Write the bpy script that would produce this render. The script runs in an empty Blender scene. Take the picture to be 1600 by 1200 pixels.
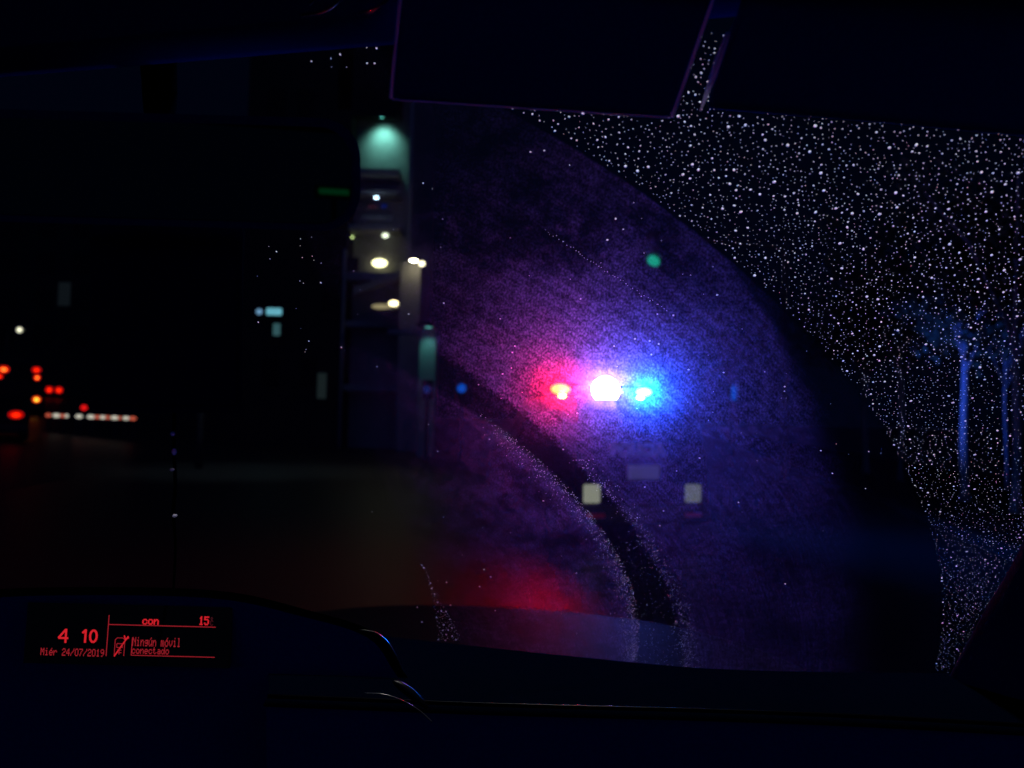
import bpy, bmesh, math, random
import numpy as np
from mathutils import Vector, Matrix

rnd = random.Random(7)
npr = np.random.default_rng(11)
R = math.radians
S = bpy.context.scene
COL = S.collection

# ------------------------------------------------------------------ camera
F = 1232.0                      # focal length in photo pixels (1600 wide)
CAM = np.array([0.0, 0.0, 1.45])
PITCH, ROLL, YAW = R(2.56), R(1.2), R(12)   # YAW: the car points 12 deg right of the camera
fw = np.array([0, math.cos(PITCH), math.sin(PITCH)])
r0 = np.array([1.0, 0, 0])
u0 = np.cross(r0, fw)
rt = r0 * math.cos(ROLL) + u0 * math.sin(ROLL)
up = np.cross(rt, fw)
cam = bpy.data.cameras.new('camera')
cam.sensor_width = 36
cam.lens = 36 * F / 1600
cam.clip_start = 0.02
cam.clip_end = 2000
co = bpy.data.objects.new('camera', cam)
COL.objects.link(co)
co.matrix_world = Matrix(((rt[0], up[0], -fw[0], CAM[0]), (rt[1], up[1], -fw[1], CAM[1]), (rt[2], up[2], -fw[2], CAM[2]), (0, 0, 0, 1)))
S.camera = co
cam.dof.use_dof = True            # focused on the wet glass, the street beyond falls soft
cam.dof.focus_distance = 0.68
cam.dof.aperture_fstop = 6.2

# ------------------------------------------------------------------ night sky
W = bpy.data.worlds.new('World')
S.world = W
W.use_nodes = True
wn = W.node_tree.nodes
wl = W.node_tree.links
wn.clear()
tc = wn.new('ShaderNodeTexCoord')
sp = wn.new('ShaderNodeSeparateXYZ')
mr = wn.new('ShaderNodeMapRange')
mr.inputs['From Min'].default_value = 0.15
mr.inputs['From Max'].default_value = -0.6
mx = wn.new('ShaderNodeMix')
mx.data_type = 'RGBA'
mx.inputs['A'].default_value = (0.0002, 0.0007, 0.0036, 1)
mx.inputs['B'].default_value = (0.0028, 0.0140, 0.080, 1)      # blue fill added behind the car to lift the cabin blacks
bg = wn.new('ShaderNodeBackground')
bg.inputs['Strength'].default_value = 1.0
wo = wn.new('ShaderNodeOutputWorld')
wl.new(tc.outputs['Generated'], sp.inputs[0])
wl.new(sp.outputs['Y'], mr.inputs['Value'])
wl.new(mr.outputs[0], mx.inputs['Factor'])
wl.new(mx.outputs['Result'], bg.inputs['Color'])
wl.new(bg.outputs[0], wo.inputs['Surface'])

S.view_settings.view_transform = 'Standard'
S.view_settings.look = 'None'
S.view_settings.exposure = 0
S.view_settings.gamma = 1
S.cycles.use_denoising = True
S.cycles.volume_bounces = 0
S.cycles.max_bounces = 8
S.cycles.transmission_bounces = 8
S.cycles.transparent_max_bounces = 24
S.cycles.sample_clamp_indirect = 6

DROP_FILL = 750              # unseen lamp added over the car to brighten the raindrops
# lamp radiances (seen at night through a phone exposure)
WHITE_L = (170, 110, 480)
RED_L = (1800, 1.4, 0.2)
BLUE_L = (2, 780, 6500)

# ------------------------------------------------------------------ helpers
def ray(u, v):
    return fw + rt * (u - 800) / F + up * (600 - v) / F

def at_y(u, v, Y):
    d = ray(u, v)
    return CAM + d * (Y / d[1])

def at_ground(u, v, z=0.0):
    d = ray(u, v)
    return CAM + d * ((z - CAM[2]) / d[2])

# car frame: camera sits at (0.38, 0, 1.45) of the car; the car is turned YAW to the right
cy, sy = math.cos(YAW), math.sin(YAW)
CC = np.array([0.38, 0, 1.45])
def to_car(d):
    return np.array([d[0] * cy - d[1] * sy, d[0] * sy + d[1] * cy, d[2]])
def cray(u, v):
    return to_car(ray(u, v))
def cpt(u, v, t):
    return CC + cray(u, v) * t
_ofs = np.array([0.38 * cy, -0.38 * sy, 0])      # car axes x=(cy,-sy)
CAR_LOC = (-0.38 * cy, 0.38 * sy, 0)

def node_mat(name):
    m = bpy.data.materials.new(name)
    m.use_nodes = True
    m.node_tree.nodes.clear()
    return m, m.node_tree.nodes, m.node_tree.links

def mat(name, col, rough=0.6, metal=0.0, var=0.25, scale=20, spec=0.5, bump=0.0, coat=0.0):
    m, n, l = node_mat(name)
    o = n.new('ShaderNodeOutputMaterial')
    b = n.new('ShaderNodeBsdfPrincipled')
    t = n.new('ShaderNodeTexCoord')
    z = n.new('ShaderNodeTexNoise')
    z.inputs['Scale'].default_value = scale
    z.inputs['Detail'].default_value = 5
    r = n.new('ShaderNodeMix')
    r.data_type = 'RGBA'
    r.inputs['A'].default_value = tuple(c * (1 - var) for c in col) + (1,)
    r.inputs['B'].default_value = tuple(min(1, c * (1 + var)) for c in col) + (1,)
    l.new(t.outputs['Object'], z.inputs['Vector'])
    l.new(z.outputs['Fac'], r.inputs['Factor'])
    l.new(r.outputs['Result'], b.inputs['Base Color'])
    b.inputs['Roughness'].default_value = rough
    b.inputs['Metallic'].default_value = metal
    b.inputs['Specular IOR Level'].default_value = spec
    b.inputs['Coat Weight'].default_value = coat
    if bump:
        bp = n.new('ShaderNodeBump')
        bp.inputs['Strength'].default_value = bump
        bp.inputs['Distance'].default_value = 0.01
        l.new(z.outputs['Fac'], bp.inputs['Height'])
        l.new(bp.outputs[0], b.inputs['Normal'])
    l.new(b.outputs[0], o.inputs['Surface'])
    return m

def glow(name, col, strength=1.0, sample=True):
    m, n, l = node_mat(name)
    o = n.new('ShaderNodeOutputMaterial')
    e = n.new('ShaderNodeEmission')
    e.inputs['Color'].default_value = tuple(col) + (1,)
    e.inputs['Strength'].default_value = strength
    l.new(e.outputs[0], o.inputs['Surface'])
    if not sample:
        m.cycles.emission_sampling = 'NONE'
    return m

def obj(name, bm, m, parent=None, smooth=False):
    me = bpy.data.meshes.new(name)
    if smooth:
        for f_ in bm.faces:
            f_.smooth = True
    bm.to_mesh(me)
    bm.free()
    if m is not None:
        me.materials.append(m)
    o = bpy.data.objects.new(name, me)
    COL.objects.link(o)
    if parent is not None:
        o.parent = parent
    return o

def tag(o, label=None, cat=None, group=None, kind=None):
    if label: o['label'] = label
    if cat: o['category'] = cat
    if group: o['group'] = group
    if kind: o['kind'] = kind
    return o

def empty(name, loc=(0, 0, 0), rz=0.0, parent=None):
    o = bpy.data.objects.new(name, None)
    COL.objects.link(o)
    o.location = loc
    o.rotation_euler = (0, 0, rz)
    o.empty_display_size = 0.1
    if parent is not None:
        o.parent = parent
    return o

def box(bm, x0, x1, y0, y1, z0, z1):
    vs = [bm.verts.new((x, y, z)) for x in (x0, x1) for y in (y0, y1) for z in (z0, z1)]
    for a in ((0, 1, 3, 2), (4, 6, 7, 5), (0, 4, 5, 1), (2, 3, 7, 6), (0, 2, 6, 4), (1, 5, 7, 3)):
        bm.faces.new([vs[i] for i in a])
    return vs

def bevel(bm, w, seg=2):
    bmesh.ops.bevel(bm, geom=list(bm.edges), offset=w, segments=seg, affect='EDGES', profile=0.5)

def new_box(*a, bev=0.0, seg=2):
    bm = bmesh.new()
    box(bm, *a)
    bmesh.ops.recalc_face_normals(bm, faces=bm.faces)
    if bev:
        bevel(bm, bev, seg)
    return bm

def tube(bm, pts, rad, seg=10):
    """A round tube through pts; rad is a number or one radius per point."""
    pts = [Vector(p) for p in pts]
    n = len(pts)
    rr = [rad] * n if not hasattr(rad, '__len__') else list(rad)
    rings = []
    ref = Vector((0.13, 0.31, 0.94))
    for i, p in enumerate(pts):
        d = (pts[min(i + 1, n - 1)] - pts[max(i - 1, 0)]).normalized()
        a = d.cross(ref)
        if a.length < 1e-4: a = d.cross(Vector((1, 0, 0)))
        a.normalize()
        b = d.cross(a)
        rings.append([bm.verts.new(p + (a * math.cos(2 * math.pi * k / seg) + b * math.sin(2 * math.pi * k / seg)) * rr[i]) for k in range(seg)])
    for i in range(n - 1):
        for k in range(seg):
            bm.faces.new((rings[i][k], rings[i][(k + 1) % seg], rings[i + 1][(k + 1) % seg], rings[i + 1][k]))
    bm.faces.new(rings[0][::-1])
    bm.faces.new(rings[-1])

def new_tube(pts, rad, seg=10):
    bm = bmesh.new()
    tube(bm, pts, rad, seg)
    bmesh.ops.recalc_face_normals(bm, faces=bm.faces)
    return bm

def loft(rows, close=False):
    """Grid surface from rows of points."""
    bm = bmesh.new()
    g = [[bm.verts.new(tuple(p)) for p in r] for r in rows]
    for i in range(len(g) - 1):
        for j in range(len(g[0]) - 1):
            bm.faces.new((g[i][j], g[i][j + 1], g[i + 1][j + 1], g[i + 1][j]))
    return bm

def slab(front, back):
    """Closed solid between two matching outlines."""
    bm = bmesh.new()
    a = [bm.verts.new(tuple(p)) for p in front]
    b = [bm.verts.new(tuple(p)) for p in back]
    n = len(a)
    bm.faces.new(a)
    bm.faces.new(b[::-1])
    for i in range(n):
        bm.faces.new((a[i], b[i], b[(i + 1) % n], a[(i + 1) % n]))
    bmesh.ops.recalc_face_normals(bm, faces=bm.faces)
    return bm

def smooth_path(pts, n=24):
    """Catmull-Rom through 2-D or 3-D points."""
    p = [np.array(q, float) for q in pts]
    p = [2 * p[0] - p[1]] + p + [2 * p[-1] - p[-2]]
    out = []
    for i in range(1, len(p) - 2):
        for k in range(n):
            t = k / n
            out.append(0.5 * ((2 * p[i]) + (-p[i - 1] + p[i + 1]) * t + (2 * p[i - 1] - 5 * p[i] + 4 * p[i + 1] - p[i + 2]) * t * t + (-p[i - 1] + 3 * p[i] - 3 * p[i + 1] + p[i + 2]) * t ** 3))
    out.append(p[-2])
    return out

def disc(bm, c, ax, ay, rx, ry, nrm, depth, seg=20):
    """A domed lens: rim ring, raised centre."""
    c, ax, ay, nrm = (np.array(q, float) for q in (c, ax, ay, nrm))
    rim = [bm.verts.new(tuple(c + ax * rx * math.cos(2 * math.pi * k / seg) + ay * ry * math.sin(2 * math.pi * k / seg))) for k in range(seg)]
    mid = [bm.verts.new(tuple(c + nrm * depth * 0.75 + (ax * rx * math.cos(2 * math.pi * k / seg) + ay * ry * math.sin(2 * math.pi * k / seg)) * 0.6)) for k in range(seg)]
    top = bm.verts.new(tuple(c + nrm * depth))
    for k in range(seg):
        j = (k + 1) % seg
        bm.faces.new((rim[k], rim[j], mid[j], mid[k]))
        bm.faces.new((mid[k], mid[j], top))
    bm.faces.new(rim[::-1])
    bmesh.ops.recalc_face_normals(bm, faces=bm.faces)

# ------------------------------------------------------------------ materials
M = {}
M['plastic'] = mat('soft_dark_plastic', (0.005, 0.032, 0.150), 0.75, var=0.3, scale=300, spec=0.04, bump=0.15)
M['dash'] = mat('dashboard_grain', (0.0002, 0.0008, 0.0036), 0.9, var=0.3, scale=300, spec=0.0, bump=0.15)
M['gloss'] = mat('gloss_black_trim', (0.02, 0.02, 0.025), 0.22, spec=0.5, var=0.2)
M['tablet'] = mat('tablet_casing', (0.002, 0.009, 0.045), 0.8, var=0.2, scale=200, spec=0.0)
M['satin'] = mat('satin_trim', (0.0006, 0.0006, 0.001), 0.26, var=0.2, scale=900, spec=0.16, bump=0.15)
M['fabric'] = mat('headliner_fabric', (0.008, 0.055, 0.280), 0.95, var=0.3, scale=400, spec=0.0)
m, n, l = node_mat('visor_binding')
o_ = n.new('ShaderNodeOutputMaterial'); a_ = n.new('ShaderNodeAddShader')
d1 = n.new('ShaderNodeBsdfDiffuse'); d2 = n.new('ShaderNodeBsdfTranslucent'); nz = n.new('ShaderNodeTexNoise')
cr = n.new('ShaderNodeMix'); cr.data_type = 'RGBA'
nz.inputs['Scale'].default_value = 500
cr.inputs['A'].default_value = (0.02, 0.02, 0.03, 1); cr.inputs['B'].default_value = (0.60, 0.56, 0.66, 1)
l.new(nz.outputs['Fac'], cr.inputs['Factor'])
for d in (d1, d2): l.new(cr.outputs['Result'], d.inputs['Color'])
l.new(d1.outputs[0], a_.inputs[0]); l.new(d2.outputs[0], a_.inputs[1]); l.new(a_.outputs[0], o_.inputs['Surface'])
M['piping'] = m
M['screen'] = mat('display_glass', (0.0006, 0.0010, 0.003), 0.5, var=0.1, spec=0.03)
M['paint'] = mat('wet_dark_paint', (0.001, 0.001, 0.0015), 0.52, var=0.2, scale=45, spec=0.0003, bump=0.08)
M['asphalt'] = mat('wet_asphalt', (0.014, 0.0145, 0.016), 0.45, var=0.4, scale=3, spec=0.11, bump=0.12)
M['pavement'] = mat('pavement_slabs', (0.012, 0.012, 0.012), 0.95, var=0.3, scale=2, spec=0.0)
M['kerb'] = mat('kerb_stone', (0.012, 0.012, 0.012), 0.9, var=0.2, spec=0.05)
M['white_paint'] = mat('road_paint', (0.05, 0.05, 0.048), 0.8, var=0.4, spec=0.2)
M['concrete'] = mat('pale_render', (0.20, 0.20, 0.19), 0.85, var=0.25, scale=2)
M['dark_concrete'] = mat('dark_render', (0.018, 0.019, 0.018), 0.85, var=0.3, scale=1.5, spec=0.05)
M['steel'] = mat('painted_steel', (0.02, 0.021, 0.023), 0.6, metal=0.0, spec=0.2)
M['van_paint'] = mat('dark_blue_paint', (0.0015, 0.002, 0.005), 0.6, var=0.1, spec=0.08)
M['car_paint'] = mat('dark_grey_paint', (0.008, 0.008, 0.010), 0.5, var=0.1, spec=0.15)
M['window'] = mat('tinted_window', (0.002, 0.002, 0.003), 0.25, var=0.1, spec=0.08)
M['rubber'] = mat('tyre_rubber', (0.015, 0.015, 0.015), 0.85)
M['rim'] = mat('wheel_rim', (0.02, 0.02, 0.022), 0.6, spec=0.2)
M['plate'] = mat('white_reflective_plate', (0.72, 0.72, 0.68), 0.5, var=0.12, scale=30)
M['reflector_red'] = mat('red_reflector', (0.80, 0.03, 0.06), 0.4, var=0.1)
M['bark'] = mat('pale_bark', (0.11, 0.11, 0.10), 0.85, var=0.9, scale=13, bump=0.4)
M['leaf'] = mat('plane_tree_leaves', (0.028, 0.042, 0.02), 0.8, var=0.4, scale=3, spec=0.1)

# ------------------------------------------------------------------ windshield frame (car coordinates)
G0 = np.array([0, 1.05, 1.10])
c45 = math.sqrt(0.5)
EV = np.array([0, -c45, c45])
EO = np.array([0, c45, c45])
def gl_uv(u, v):
    d = cray(u, v)
    t = np.dot(G0 - CC, EO) / np.dot(d, EO)
    p = CC + d * t
    return np.array([p[0], np.dot(p - G0, EV)])
def gl_pt(a, b, w=0.0):
    return G0 + np.array([1, 0, 0]) * a + EV * b + EO * w
# wiper arcs on the glass: centre and radius
ARC = (np.array([-0.2132, 0.0442]), 0.8776)      # outer edge of the passenger blade's sweep
BO = (np.array([-0.3123, 0.0637]), 0.7036)       # outer edge of the clean band
BI = (np.array([-0.1710, 0.1489]), 0.5066)       # inner edge of the clean band
LF = (np.array([2.6409, 0.4472]), 2.5593)        # left edge of the misted area
WL = (np.array([-0.6736, 0.2276]), 0.7641)       # left edge of the unwiped wedge

# ------------------------------------------------------------------ ground, roads
bm = bmesh.new()
for q in ((-600, -60), (600, -60), (600, 900), (-600, 900)):
    bm.verts.new((q[0], q[1], 0))
bm.faces.new(bm.verts)
tag(obj('road', bm, M['asphalt']), kind='structure')

def along(x, y):
    """street coordinates (x right of the car's axis, y along it) to world"""
    return np.array([x * cy + y * sy + CAR_LOC[0], -x * sy + y * cy + CAR_LOC[1]])

def street_box(name, x0, x1, y0, y1, z0, z1, m, bev=0.0):
    b = new_box(x0, x1, y0, y1, z0, z1, bev=bev)
    o = obj(name, b, m)
    o.location = CAR_LOC
    o.rotation_euler = (0, 0, -YAW)
    return o
tag(street_box('pavement', 4.15, 9.0, -5, 200, 0.0, 0.126, M['pavement']), kind='structure')
tag(street_box('kerb', 4.0, 4.15, -5, 200, 0.0, 0.13, M['kerb'], 0.01), kind='structure')
bm = bmesh.new()
for k in range(12):
    box(bm, -2.3, -2.18, 34 + k * 8, 37 + k * 8, 0.002, 0.006)
o = obj('road_markings', bm, M['white_paint'])
o.location = CAR_LOC
o.rotation_euler = (0, 0, -YAW)
tag(o, kind='structure')
# the side street climbs away on the left
bm = loft([[(-9, 14, 0.008), (-12, 34, 0.008), (-9, 160, 0.008)], [(-40, 18, 1.1), (-55, 70, 3.3), (-110, 160, 6.5)], [(-160, 20, 6), (-200, 90, 9), (-300, 160, 14)]])
tag(obj('side_street', bm, M['asphalt']), kind='structure')
def side_z(x, y):
    # height of the rising side street at (x, y): nearest triangle of its sheet
    best = 0.0
    for f_ in SIDE_TRIS:
        a, b, c = f_
        d = (b[1] - c[1]) * (a[0] - c[0]) + (c[0] - b[0]) * (a[1] - c[1])
        w1 = ((b[1] - c[1]) * (x - c[0]) + (c[0] - b[0]) * (y - c[1])) / d
        w2 = ((c[1] - a[1]) * (x - c[0]) + (a[0] - c[0]) * (y - c[1])) / d
        w3 = 1 - w1 - w2
        if min(w1, w2, w3) >= -1e-6:
            return a[2] * w1 + b[2] * w2 + c[2] * w3
    return best
SIDE_TRIS = []
_me = bpy.data.objects['side_street'].data
_me.calc_loop_triangles()
for t in _me.loop_triangles:
    SIDE_TRIS.append([tuple(_me.vertices[i].co) for i in t.vertices])

# ------------------------------------------------------------------ our own car
car = empty('car', CAR_LOC, -YAW)
tag(car, 'dark cabin of the car looked out of, with wet windscreen and small red display', 'car')

# windshield: clear pane
m, n, l = node_mat('clear_glass')
o_ = n.new('ShaderNodeOutputMaterial')
t_ = n.new('ShaderNodeBsdfTransparent')
t_.inputs['Color'].default_value = (0.97, 0.98, 0.98, 1)
l.new(t_.outputs[0], o_.inputs['Surface'])
GX0, GX1, GV0, GV1 = -1.0, 0.80, -0.08, 1.0
bm = slab([gl_pt(GX0, GV0), gl_pt(GX1, GV0), gl_pt(GX1 - 0.1, GV1), gl_pt(GX0 + 0.1, GV1)],
          [gl_pt(GX0, GV0, 0.004), gl_pt(GX1, GV0, 0.004), gl_pt(GX1 - 0.1, GV1, 0.004), gl_pt(GX0 + 0.1, GV1, 0.004)])
obj('windshield', bm, m, car)

# header and headliner
vt = gl_uv(800, 44)[1]
bm = bmesh.new()
rows = []
H = [(gl_pt(-1.05, vt, -0.012), gl_pt(0.85, vt, -0.012)), (gl_pt(-1.05, vt + 0.03, -0.05), gl_pt(0.85, vt + 0.03, -0.05)),
     ((-1.05, 0.30, 1.86), (0.85, 0.30, 1.86)), ((-1.05, -0.1, 1.90), (0.85, -0.1, 1.90)), ((-1.05, -0.6, 1.90), (0.85, -0.6, 1.90))]
lo = [[np.array(a) + (np.array(b) - np.array(a)) * k / 8 for k in range(9)] for a, b in H]
hi = [[p + np.array([0, 0.006, 0.010]) if i == 0 else p + np.array([0, 0.0, 0.03]) for p in r] for i, r in enumerate(lo)]
ring = lo + hi[::-1] + [lo[0]]
bm = loft(ring)
bmesh.ops.recalc_face_normals(bm, faces=bm.faces)
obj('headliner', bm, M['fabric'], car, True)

# pillar at the right of the glass, with its trim
path_lo = [cpt(1480, 1062, 0.86), cpt(1535, 960, 0.79), cpt(1600, 842, 0.70), cpt(1660, 640, 0.60), cpt(1640, 420, 0.55), cpt(1600, 215, 0.49), cpt(1590, 120, 0.46)]
path = smooth_path(path_lo, 8)
rows = []
for i, p in enumerate(path):
    q = path[min(i + 1, len(path) - 1)] - path[max(i - 1, 0)]
    q = q / np.linalg.norm(q)
    side = np.cross(q, cray(1600, 600)); side /= np.linalg.norm(side)
    if side[0] < 0: side = -side
    out = np.cross(q, side); out /= np.linalg.norm(out)
    if out[1] < 0: out = -out
    w = 0.16
    prof = [(0.0, 0.0), (0.012, -0.018), (0.05, -0.03), (w, -0.03), (w, 0.05), (0.03, 0.045), (0.004, 0.02), (0.0, 0.0)]
    rows.append([p + side * a + out * b for a, b in prof])
bm = loft(rows)
bmesh.ops.recalc_face_normals(bm, faces=bm.faces)
obj('windshield_pillar', bm, M['plastic'], car, True)

# dashboard: rises from the glass base to a crease, then drops
far = smooth_path([(420, 985), (580, 993), (700, 1005), (900, 1026), (1100, 1044), (1290, 1050), (1470, 1052), (1750, 1062)], 6)
cre = smooth_path([(420, 1086), (580, 1092), (730, 1098), (900, 1103), (1090, 1108), (1290, 1115), (1470, 1124), (1750, 1140)], 6)
def gl_t(u, v):
    d = cray(u, v)
    return np.dot(G0 - CC, EO) / np.dot(d, EO)
rowA = [cpt(u, v, gl_t(u, v) * 0.985) for u, v in far]
rowA0 = [p + np.array([0, 0.012, -0.03]) for p in rowA]
rowC = [cpt(u, v, 0.70) for u, v in cre]
rowB = [a * 0.45 + c * 0.55 + np.array([0, 0, -0.004]) for a, c in zip(rowA, rowC)]
rowC2 = [c + np.array([0, -0.010, -0.006]) for c in rowC]
rowD = [c + np.array([0, -0.03, -0.06]) for c in rowC]
rowE = [c + np.array([0, -0.02, -0.30]) for c in rowC]
rowF = [c + np.array([0, 0.45, -0.35]) for c in rowC]
rowG = [c + np.array([0, 0.30, -0.40]) for c in rowC]
bm = loft([rowF, rowA0, rowA, rowB, rowC, rowC2, [c + np.array([0, 0.02, -0.02]) for c in rowC], rowG])
bmesh.ops.recalc_face_normals(bm, faces=bm.faces)
obj('dashboard', bm, M['dash'], car, True)
bm = loft([[c + np.array([0, 0.012, -0.0075]) for c in rowC], [c + np.array([0, -0.004, -0.0075]) for c in rowC], [c + np.array([0, -0.002, -0.03]) for c in rowC], [c + np.array([0, 0.02, -0.30]) for c in rowC], [c + np.array([0, 0.1, -0.36]) for c in rowC]])
obj('lower_dash_panel', bm, M['plastic'], car, True)
bm = new_tube([c + np.array([0, -0.002, 0.0005]) for c in rowC], 0.0011, 10)
M['trim'] = mat('dull_trim', (0.0004, 0.0004, 0.001), 0.24, spec=0.04)
obj('dashboard_trim', bm, M['trim'], car, True)

# display cowl in the middle of the dash
out2 = smooth_path([(-120, 930), (60, 918), (330, 922), (480, 953), (585, 988), (628, 1045), (664, 1104), (690, 1180), (700, 1400)], 6) + [np.array((-120, 1400))]
front = [cpt(u, v, 0.80) for u, v in out2]
back = [p + (p - CC) * 0.22 + np.array([0, 0.03, -0.045]) for p in front]
bm = slab(front, back)
obj('display_cowl', bm, M['dash'], car)
fin = [np.array((200, 1100)) + (np.array(q) - np.array((200, 1100))) * np.array((0.97, 0.93)) for q in out2]
bm = slab([cpt(u, v, 0.7975) for u, v in fin], [cpt(u, v, 0.801) for u, v in fin])
obj('cowl_face', bm, M['plastic'], car)
# glossy rim curves beside the cowl
rim = smooth_path([(560, 984), (585, 988), (604, 1003), (617, 1024), (628, 1048), (634, 1066)], 8)
k = len(rim)
bm = new_tube([cpt(u, v, 0.792) for u, v in rim], [0.0004 + 0.0010 * math.sin(math.pi * (i + 0.5) / k) for i in range(k)], 8)
obj('cowl_rim', bm, M['satin'], car, True)
vent = smooth_path([(614, 1064), (624, 1070), (640, 1082), (655, 1095), (668, 1106)], 8)
k = len(vent)
bm = new_tube([cpt(u, v, 0.69) for u, v in vent], [0.0006 + 0.0036 * math.sin(math.pi * (i + 0.3) / k) ** 0.7 for i in range(k)], 10)
obj('vent_trim', bm, M['satin'], car, True)
arc = smooth_path([(570, 1083), (600, 1085), (630, 1095), (655, 1110), (675, 1128)], 8)
bm = new_tube([cpt(u, v, 0.685) for u, v in arc], 0.0005, 8)
obj('vent_edge', bm, M['gloss'], car, True)

# display screen: one flat glass plate, its writing lit red
dn = np.array([0.35, -0.90, 0.26]); dn /= np.linalg.norm(dn)
dp = cpt(200, 992, 0.775)
def scr(u, v, lift=0.0):
    """unslanted display pixel to a point on the screen plate"""
    uu = u - 0.075 * (v - 992)
    vv = v + 0.026 * (u - 200)
    d = cray(uu, vv)
    return CC + d * (np.dot(dp - CC, dn) / np.dot(d, dn)) + dn * lift
ds = [scr(u, v) for u, v in ((40, 945), (360, 945), (360, 1040), (40, 1040))]
bm = slab(ds, [p - dn * 0.012 for p in ds])
display = obj('display_screen', bm, M['screen'], car)
RED = glow('display_red', (0.62, 0.014, 0.022), 1.0, False)
REDDIM = glow('display_dim_red', (0.30, 0.012, 0.020), 1.0, False)
REDFAINT = glow('display_faint_red', (0.05, 0.006, 0.010), 1.0, False)
FONT = {
 'N': "10001 11001 10101 10011 10001 10001 10001", 'i': "00100 00000 01100 00100 00100 00100 01110", 'n': "00000 00000 10110 11001 10001 10001 10001",
 'g': "00000 00000 01111 10001 01111 00001 01110", 'ú': "00010 00100 10001 10001 10001 10011 01101", 'm': "00000 00000 11010 10101 10101 10101 10101",
 'ó': "00010 00100 01110 10001 10001 10001 01110", 'v': "00000 00000 10001 10001 10001 01010 00100", 'l': "01100 00100 00100 00100 00100 00100 01110",
 'c': "00000 00000 01110 10001 10000 10001 01110", 'o': "00000 00000 01110 10001 10001 10001 01110", 'e': "00000 00000 01110 10001 11111 10000 01110",
 't': "01000 01000 11100 01000 01000 01001 00110", 'a': "00000 00000 01110 00001 01111 10001 01111", 'd': "00001 00001 01101 10011 10001 10011 01101",
 'M': "10001 11011 10101 10101 10001 10001 10001", 'é': "00010 00100 01110 10001 11111 10000 01110", 'r': "00000 00000 10110 11001 10000 10000 10000",
 '2': "01110 10001 00001 00110 01000 10000 11111", '4': "00010 00110 01010 10010 11111 00010 00010", '/': "00001 00001 00010 00100 01000 10000 10000",
 '0': "01110 10001 10001 10001 10001 10001 01110", '7': "11111 00001 00010 00100 00100 01000 01000", '1': "00100 01100 00100 00100 00100 00100 01110",
 '9': "01110 10001 10001 01111 00001 00010 01100", '5': "11111 10000 11110 00001 00001 10001 01110", 'C': "01110 10001 10000 10000 10000 10001 01110",
 '°': "01100 10010 01100 00000 00000 00000 00000", ' ': "00000 00000 00000 00000 00000 00000 00000"}
def quad(bm, a0, b0, a1, b1, lift=0.0006):
    bm.faces.new([bm.verts.new(tuple(scr(x, y, lift))) for x, y in ((a0, b0), (a0, b1), (a1, b1), (a1, b0))])
def seg2(bm, x0, y0, x1, y1, w, lift=0.0006):
    dx, dy = x1 - x0, y1 - y0
    L = math.hypot(dx, dy); nx, ny = -dy / L * w / 2, dx / L * w / 2
    bm.faces.new([bm.verts.new(tuple(scr(a, b, lift))) for a, b in ((x0 + nx, y0 + ny), (x0 - nx, y0 - ny), (x1 - nx, y1 - ny), (x1 + nx, y1 + ny))])
def write(text, x0, y0, x1, y1, m, bold=1.0):
    bm = bmesh.new()
    nc = len(text) * 6 - 1
    dx, dy = (x1 - x0) / nc, (y1 - y0) / 7
    for i, ch in enumerate(text):
        for r, row in enumerate(FONT[ch].split()):
            for c_, bit in enumerate(row):
                if bit == '1':
                    x, y = x0 + (i * 6 + c_) * dx, y0 + r * dy
                    quad(bm, x, y, x + dx * bold, y + dy * min(bold, 1.15), 0.0005 + 0.00003 * ((r + c_) % 3))
    return obj('lettering', bm, m, display)
def strokes(lines, w, m, name='lettering'):
    bm = bmesh.new()
    for k_, (a, b, c_, d) in enumerate(lines):
        seg2(bm, a, b, c_, d, w, 0.0005 + 0.00004 * (k_ % 4))
    return obj(name, bm, m, display)
write('Ningún móvil', 208, 995, 283, 1009, REDDIM, 1.05)
write('conectado', 208, 1010, 266, 1021, REDDIM, 1.05)
write('Miér 24/07/2019', 66, 1015.5, 165, 1027, REDDIM, 1.05)
write('con', 221, 963, 246, 975, RED, 1.5)
write('15', 309, 960, 324, 973.5, RED, 1.6)
write('°', 327, 961, 331.5, 971, REDFAINT, 1.2)
write('C', 327, 966, 331.5, 974, REDFAINT, 1.2)
strokes([(103, 986, 92, 999.5), (92, 999.5, 107.5, 999.5), (103.5, 985, 103.5, 1007)], 3.2, RED)
strokes([(129, 991, 134, 986), (134, 985, 134, 1006)] , 3.4, RED)
oz = [(146.5 + 5.2 * math.cos(2 * math.pi * k / 18), 995.5 + 9.2 * math.sin(2 * math.pi * k / 18)) for k in range(19)]
strokes([(oz[k][0], oz[k][1], oz[k + 1][0], oz[k + 1][1]) for k in range(18)], 3.4, RED)
strokes([(168.5, 962, 168.5, 1026)], 1.3, REDDIM, 'divider_line')
strokes([(169, 976.5, 336, 976.5)], 1.3, REDDIM, 'divider_line')
strokes([(208, 1023.5, 338, 1023.5), (207.5, 996, 207.5, 1024)], 1.2, REDDIM, 'divider_line')
strokes([(181, 1025, 181, 1000), (181, 1000, 184, 997), (184, 997, 193, 997), (193, 997, 196, 1000), (196, 1000, 196, 1025), (184, 1006, 193, 1006), (184, 1006, 184, 1012), (193, 1006, 193, 1012), (184, 1012, 193, 1012), (185, 1016, 192, 1016), (185, 1020, 192, 1020), (188.5, 1014, 188.5, 1023)], 1.1, REDDIM, 'phone_icon')
strokes([(181, 1026, 201, 994), (196, 1000, 202, 996), (194.5, 993, 197.5, 1001)], 2.0, RED, 'phone_icon')

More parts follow.
